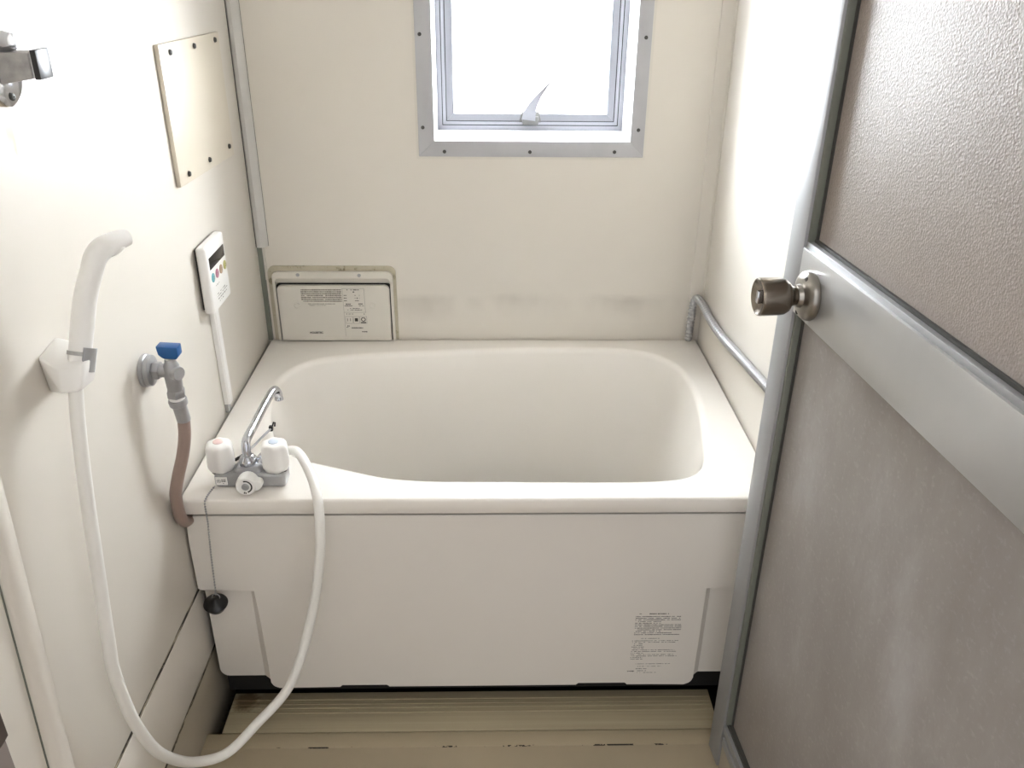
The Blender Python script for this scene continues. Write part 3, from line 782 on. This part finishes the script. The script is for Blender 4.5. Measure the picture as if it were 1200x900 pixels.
mk('duct_end', box(B(), 0.0003, 0.007, -0.399, -0.380, 0.002, 0.024), dull_m, cd)

# ------------------------------------------------------------------ heater service cover on the back wall
hc = thing('heater_cover', 'off-white service cover with printed notices, above the tub in the left back corner', 'cover', (0.17, -0.01, 0.005))
cor = (0, 0, 1, 1)
oc = rrect(0.017, 0.331, 0.0, 0.196, 0.018, 5, cor); ic = rrect(0.034, 0.3185, 0.0, 0.178, 0.010, 5, cor)
mk('caulk', ring_prism(B(), oc, ic, -0.003, 0.0), caulk_m, hc)
o1 = rrect(0.028, 0.3235, 0.0, 0.1835, 0.014, 5, cor); i1 = rrect(0.0345, 0.3170, 0.0, 0.1670, 0.010, 5, cor)
mk('frame', ring_prism(B(), o1, i1, -0.012, -0.0005), cream_m, hc, smooth=30)
# sloping upper ledge inside the frame, dark gap, and the plate
mk('ledge', ngon_prism(B(), [(0.0345, -0.0118, 0.1672), (0.0345, -0.0022, 0.1515), (0.0345, -0.0006, 0.1515), (0.0345, -0.0006, 0.1672)], (0.2825, 0, 0)), cream_m, hc)
mk('shadow_gap', ngon_prism(B(), [(x, -0.0045, z_) for x, z_ in rrect(0.0340, 0.3175, 0.0, 0.1520, 0.010, 5, cor)], (0, 0.004, 0)), black_m, hc)
plt = mk('cover_plate', ngon_prism(B(), [(x, -0.0155, z_) for x, z_ in rrect(0.0380, 0.3138, 0.002, 0.1490, 0.011, 6, cor)], (0, 0.010, 0), 0.0012), cream_m, hc, smooth=None)
for (x, z_) in ((0.092, 0.176), (0.242, 0.175)): mk('screw', screw_bm((x, -0.012, z_), (0, -1, 0), 0.0045, 0.002), dull_m, hc)
for (x, z_) in ((0.082, 0.096), (0.270, 0.096)):
    s_ = mk('screw_boss', lathe(B(), [(0.0085, -0.001), (0.0085, 0.0006), (0.0060, 0.0008), (0.0055, 0.0002), (0, 0.0002)], (x, -0.0155, z_), (0, -1, 0), 18), cream_m, plt)
PL = lambda u, v, t=0.0: Vector((u, -0.01562 - t, v))
rws = []; z = 0.1385
for i in range(7): rws.append((0.096, 0.196, z, 0.0036, 0.97)); z -= 0.0050
rws += [(0.112, 0.182, 0.1015, 0.0022, 0.85), (0.114, 0.155, 0.0975, 0.0020, 0.8)]
mk('printed_notice', dashes(rws, PL, 41), ink2_m, plt, smooth=None)
r2 = [(0.209, 0.240, 0.1385, 0.003, 0.6), (0.213, 0.236, 0.133, 0.0035, 0.5), (0.201, 0.208, 0.124, 0.003, 0.9), (0.228, 0.240, 0.124, 0.003, 0.6), (0.201, 0.208, 0.117, 0.003, 0.9), (0.228, 0.240, 0.117, 0.003, 0.6),
      (0.201, 0.208, 0.110, 0.003, 0.9), (0.228, 0.240, 0.110, 0.003, 0.6), (0.201, 0.220, 0.101, 0.0034, 0.95), (0.236, 0.247, 0.1015, 0.0034, 0.95), (0.201, 0.221, 0.0965, 0.0030, 0.95), (0.237, 0.249, 0.0965, 0.0024, 0.95),
      (0.214, 0.240, 0.0895, 0.0020, 0.8), (0.208, 0.244, 0.0855, 0.0022, 0.9), (0.204, 0.222, 0.0745, 0.0024, 0.8), (0.244, 0.250, 0.0745, 0.0024, 0.8), (0.204, 0.210, 0.042, 0.003, 0.7), (0.214, 0.246, 0.037, 0.0036, 0.8), (0.202, 0.209, 0.0385, 0.002, 0.7), (0.240, 0.253, 0.0265, 0.0034, 0.95)]
ib = dashes(r2, PL, 42)
def line(u0, v0, u1, v1, w=0.0005):
    d = Vector((u1-u0, v1-v0)).normalized(); n = Vector((-d.y, d.x))*w/2
    ib.faces.new([ib.verts.new(PL(*(Vector(p) + s*n), 0.0001)) for p, s in (((u0, v0), 1), ((u0, v0), -1), ((u1, v1), -1), ((u1, v1), 1))])
line(0.1975, 0.142, 0.252, 0.142); line(0.1985, 0.142, 0.1985, 0.015, 0.0004); line(0.252, 0.142, 0.252, 0.079); line(0.198, 0.079, 0.254, 0.079)
for u0, u1 in ((0.201, 0.219), (0.221, 0.235), (0.237, 0.254)):
    for a in ((u0, 0.068, u1, 0.068), (u0, 0.049, u1, 0.049), (u0, 0.049, u0, 0.068), (u1, 0.049, u1, 0.068)): line(*a)
line(0.206, 0.055, 0.206, 0.063, 0.0012); line(0.213, 0.055, 0.213, 0.063, 0.0012)
line(0.224, 0.059, 0.232, 0.059, 0.009)
for k in range(12):
    t0, t1 = 2*math.pi*k/12, 2*math.pi*(k+1)/12
    line(0.2455 + 0.005*math.cos(t0), 0.060 + 0.005*math.sin(t0), 0.2455 + 0.005*math.cos(t1), 0.060 + 0.005*math.sin(t1), 0.0022)
line(0.239, 0.0515, 0.252, 0.0515, 0.003)
mk('printed_table', ib, ink_m, plt, smooth=None)
mk('lettering', text_bm('HOUSETEC', 0.0072, lambda u, v: PL(0.1085 + u*0.92, 0.0215 + v, 0.0002), 0.00035), ink_m, plt, smooth=None)

# ------------------------------------------------------------------ stop valve with blue lever and its supply hose
sv = thing('stop_valve', 'metal stop valve with a blue lever on the left wall', 'valve', (0.0, -0.745, 0.20))
esc = mk('escutcheon', lathe(B(), [(0.0275, 0.0005), (0.0275, 0.006), (0.0255, 0.0075), (0.0255, 0.009), (0.0262, 0.0095), (0.0255, 0.014), (0.022, 0.0155), (0, 0.0155)], (0, -0.745, 0.268), (1, 0, 0), 32), dull_m, sv)
mk('nut', lathe(B(), [(0.0145, 0.0), (0.0155, 0.002), (0.0155, 0.010), (0.0145, 0.012)], (0.0155, -0.745, 0.268), (1, 0, 0), 6), dull_m, sv, smooth=20)
vb = B(); lathe(vb, [(0.0115, 0.0), (0.0115, 0.022)], (0.0275, -0.745, 0.268), (1, 0, 0), 20)
lathe(vb, [(0.0105, -0.036), (0.0125, -0.033), (0.0135, -0.012), (0.0140, 0.0), (0.0125, 0.012), (0.0095, 0.018), (0.0085, 0.024)], (0.046, -0.746, 0.266), (0, 0, 1), 20)
lathe(vb, [(0.012, 0.0), (0.0122, 0.014), (0.0110, 0.0165), (0, 0.0165)], (0.046, -0.746, 0.266), (0.9, -0.5, 0), 20)
lathe(vb, [(0.0150, -0.045), (0.0155, -0.043), (0.0155, -0.034), (0.0140, -0.032)], (0.046, -0.746, 0.266), (0, 0, 1), 6)
mk('valve_body', vb, dull_m, sv)
lvb = B(); hull(lvb, [(0.040, -0.757, 0.294), (0.060, -0.757, 0.292), (0.040, -0.737, 0.294), (0.060, -0.737, 0.292), (0.033, -0.758, 0.300), (0.065, -0.758, 0.298), (0.033, -0.737, 0.300), (0.065, -0.737, 0.298), (0.031, -0.758, 0.316), (0.065, -0.758, 0.314), (0.031, -0.737, 0.316), (0.065, -0.737, 0.314)], 0.0018)
mk('lever', lvb, blue_m, sv)
mk('washer', lathe(B(), [(0.0125, -0.003), (0.0125, 0.003)], (0.046, -0.746, 0.2185), (0, 0, 1), 20), white_m, sv)
sh_ = thing('supply_hose', 'brown flexible supply hose from the stop valve down behind the tub front', 'hose', (0.03, -0.75, -0.06))
mk('coupling', lathe(B(), [(0.0150, 0.0), (0.0155, -0.002), (0.0150, -0.010), (0.0125, -0.0125), (0.0115, -0.016), (0.0115, -0.040), (0.0108, -0.042)], (0.046, -0.746, 0.2155), (-0.10, -0.04, 1), 18), dull_m, sh_)
tb2 = catmull([(0.0500, -0.7445, 0.178), (0.0475, -0.748, 0.145), (0.0400, -0.753, 0.110), (0.0275, -0.756, 0.072), (0.0170, -0.756, 0.035), (0.0130, -0.750, -0.002), (0.0120, -0.743, -0.026), (0.0118, -0.727, -0.045), (0.0118, -0.713, -0.051)], 8)
mk('tube', tube(B(), tb2, 0.0105, 16), brown_m, sh_)

# ------------------------------------------------------------------ corrugated conduit on the right wall
cn = thing('flexible_conduit', 'silver flexible metal conduit along the right wall, turning down at the back corner', 'conduit', (1.08, -0.3, 0.005))
CP = catmull([(1.073, -0.012, 0.002), (1.074, -0.012, 0.06), (1.076, -0.013, 0.103), (1.081, -0.026, 0.121), (1.0855, -0.065, 0.121), (1.0875, -0.125, 0.113), (1.0875, -0.200, 0.113), (1.0875, -0.290, 0.120), (1.0875, -0.390, 0.133), (1.0875, -0.500, 0.146), (1.0875, -0.62, 0.160), (1.0875, -0.80, 0.172)], 26)
# resample to even steps and alternate the radius for corrugations
ev = [CP[0]]; acc = 0
for a, b in zip(CP, CP[1:]):
    acc += (b-a).length
    if acc >= 0.0036: ev.append(b); acc = 0
mk('corrugated_tube', tube(B(), ev, [0.0102 if i % 2 else 0.0080 for i in range(len(ev))], 12), conduit_m, cn, smooth=20)

# ------------------------------------------------------------------ the open door
H0 = Vector((1.0505, -1.600, 0)); A0 = Vector((0.9975, -0.829, 0))
DW = (A0 - H0).length; ang = math.atan2(A0.y - H0.y, A0.x - H0.x)
door = structure('door_1', 'open aluminium framed door with taupe sheets and a round knob, right side', (H0.x, H0.y, 0)); door.rotation_euler = (0, 0, ang)
# local frame: x from the hinge to the free edge, y out of the visible face, z from the rim
def dmk(name, bm, m, par=door, **kw):
    s = kw.pop('smooth', 40)
    bmesh.ops.recalc_face_normals(bm, faces=bm.faces)
    me = bpy.data.meshes.new(name)
    for f in bm.faces: f.smooth = s is not None
    bm.to_mesh(me); bm.free()
    if s is not None: me.set_sharp_from_angle(angle=math.radians(s))
    me.materials.append(mat_of(m)); o = bpy.data.objects.new(name, me); COL.objects.link(o); o.parent = par
    for k, v in kw.items(): o[k] = v
    return o
DB, DT = -0.515, 1.32; ST = 0.050; TH = 0.034
RZ0, RZ1 = 0.4265, 0.5245
dmk('stile', box(B(), DW-ST, DW, -TH, 0, DB, DT, 0.0012), alu_m)
dmk('stile', box(B(), 0, ST, -TH, 0, DB, DT, 0.0012), alu_m)
dmk('top_rail', box(B(), ST, DW-ST, -TH, 0, DT-0.06, DT, 0.0012), alu_m)
mr = dmk('mid_rail', box(B(), ST+0.001, DW-ST-0.001, -TH, 0.0008, RZ0, RZ1-0.002, 0.0015), rail_m)
br = dmk('bottom_rail', box(B(), ST+0.001, DW-ST-0.001, -TH, -0.004, DB, -0.455, 0.0012), base_m)
# stepped lips where the sheets meet the rails and the stile's glazing channel, its shade painted in dark grey
dmk('rail_lip', box(B(), ST+0.001, DW-ST-0.001, -0.012, -0.0035, RZ1-0.004, RZ1+0.006, 0.001), alu_m, mr)
dmk('gasket', box(B(), ST+0.001, DW-ST-0.001, -0.016, -0.012, RZ1-0.004, RZ1+0.010), dark_m, mr)
for (a, b) in ((RZ1, DT-0.06), (-0.40, RZ0)):
    dmk('glazing_channel', box(B(), DW-ST-0.006, DW-ST, -0.018, -0.004, a, b, 0.0008), stripmetal_m)
    dmk('gasket', box(B(), DW-ST-0.009, DW-ST-0.005, -0.020, -0.013, a, b), dark_m)
dmk('rail_lip', box(B(), ST, DW-ST-0.001, -0.014, -0.002, -0.425, -0.407, 0.001), alu_m, br)
dmk('rail_lip', box(B(), ST, DW-ST-0.006, -0.014, 0.000, -0.448, -0.430, 0.001), alu_m, br)
dmk('dark_groove', box(B(), ST, DW-ST-0.001, -0.018, -0.008, -0.457, -0.400), dark_m, br)
dmk('upper_sheet', box(B(), ST-0.004, DW-ST+0.004, -0.0205, -0.0165, RZ1-0.006, DT-0.055), pane_up, smooth=None)
dmk('lower_sheet', box(B(), ST-0.004, DW-ST+0.004, -0.0205, -0.0165, -0.42, RZ0+0.006), pane_lo, smooth=None)
# knob
ku = DW - 0.098; kz = 0.468
knob = dmk('door_knob', lathe(B(), [(0.012, 0.0), (0.0125, 0.012), (0.0125, 0.024), (0.0150, 0.030), (0.0215, 0.034), (0.0250, 0.040), (0.0258, 0.046), (0.0262, 0.072), (0.0255, 0.0745), (0.0235, 0.0755), (0.0180, 0.0715), (0.010, 0.0695), (0, 0.0695)], (ku, 0, kz), (0, 1, 0), 40), steel_m)
dmk('rose', lathe(B(), [(0.0335, 0.0005), (0.0345, 0.003), (0.0335, 0.009), (0.0315, 0.0115), (0.024, 0.0150), (0.0165, 0.0165), (0.0145, 0.022), (0, 0.022)], (ku, 0, kz), (0, 1, 0), 40), rose_m, knob)
dmk('lock_button', box(B(), ku-0.004, ku+0.004, 0.069, 0.0765, kz-0.009, kz+0.009, 0.002), chrome_m, knob)
for s in (-1, 1): dmk('screw', screw_bm((ku + s*0.006, 0.0122, kz - s*0.0255), (0, 1, 0), 0.004, 0.0025), dark_m, knob)
dmk('door_knob', lathe(B(), [(0.0335, 0.0), (0.030, 0.011), (0.0125, 0.014), (0.0125, 0.022), (0.0215, 0.030), (0.024, 0.038), (0.0235, 0.044), (0, 0.044)], (ku, -TH, kz), (0, -1, 0), 28), steel_m)

# ------------------------------------------------------------------ dark door frame at the left of the doorway
dj = structure('door_2', 'dark brown door frame post at the left side of the doorway', (0.27, -1.67, BOT))
mk('door_post', box(B(), JX-0.035, JX+0.006, YF-0.10, YF+0.002, -0.50, 1.36, 0.001), taupe_m, dj)
mk('strike_plate', hull(B(), [(JX+0.0062, YF-0.05, 0.424), (JX+0.0100, YF-0.03, 0.430), (JX+0.0100, YF+0.0, 0.430), (JX+0.0062, YF+0.0, 0.424), (JX+0.0062, YF-0.05, 0.60), (JX+0.0100, YF-0.03, 0.596), (JX+0.0100, YF+0.0, 0.596), (JX+0.0062, YF+0.0, 0.60)]), wood_m, dj)
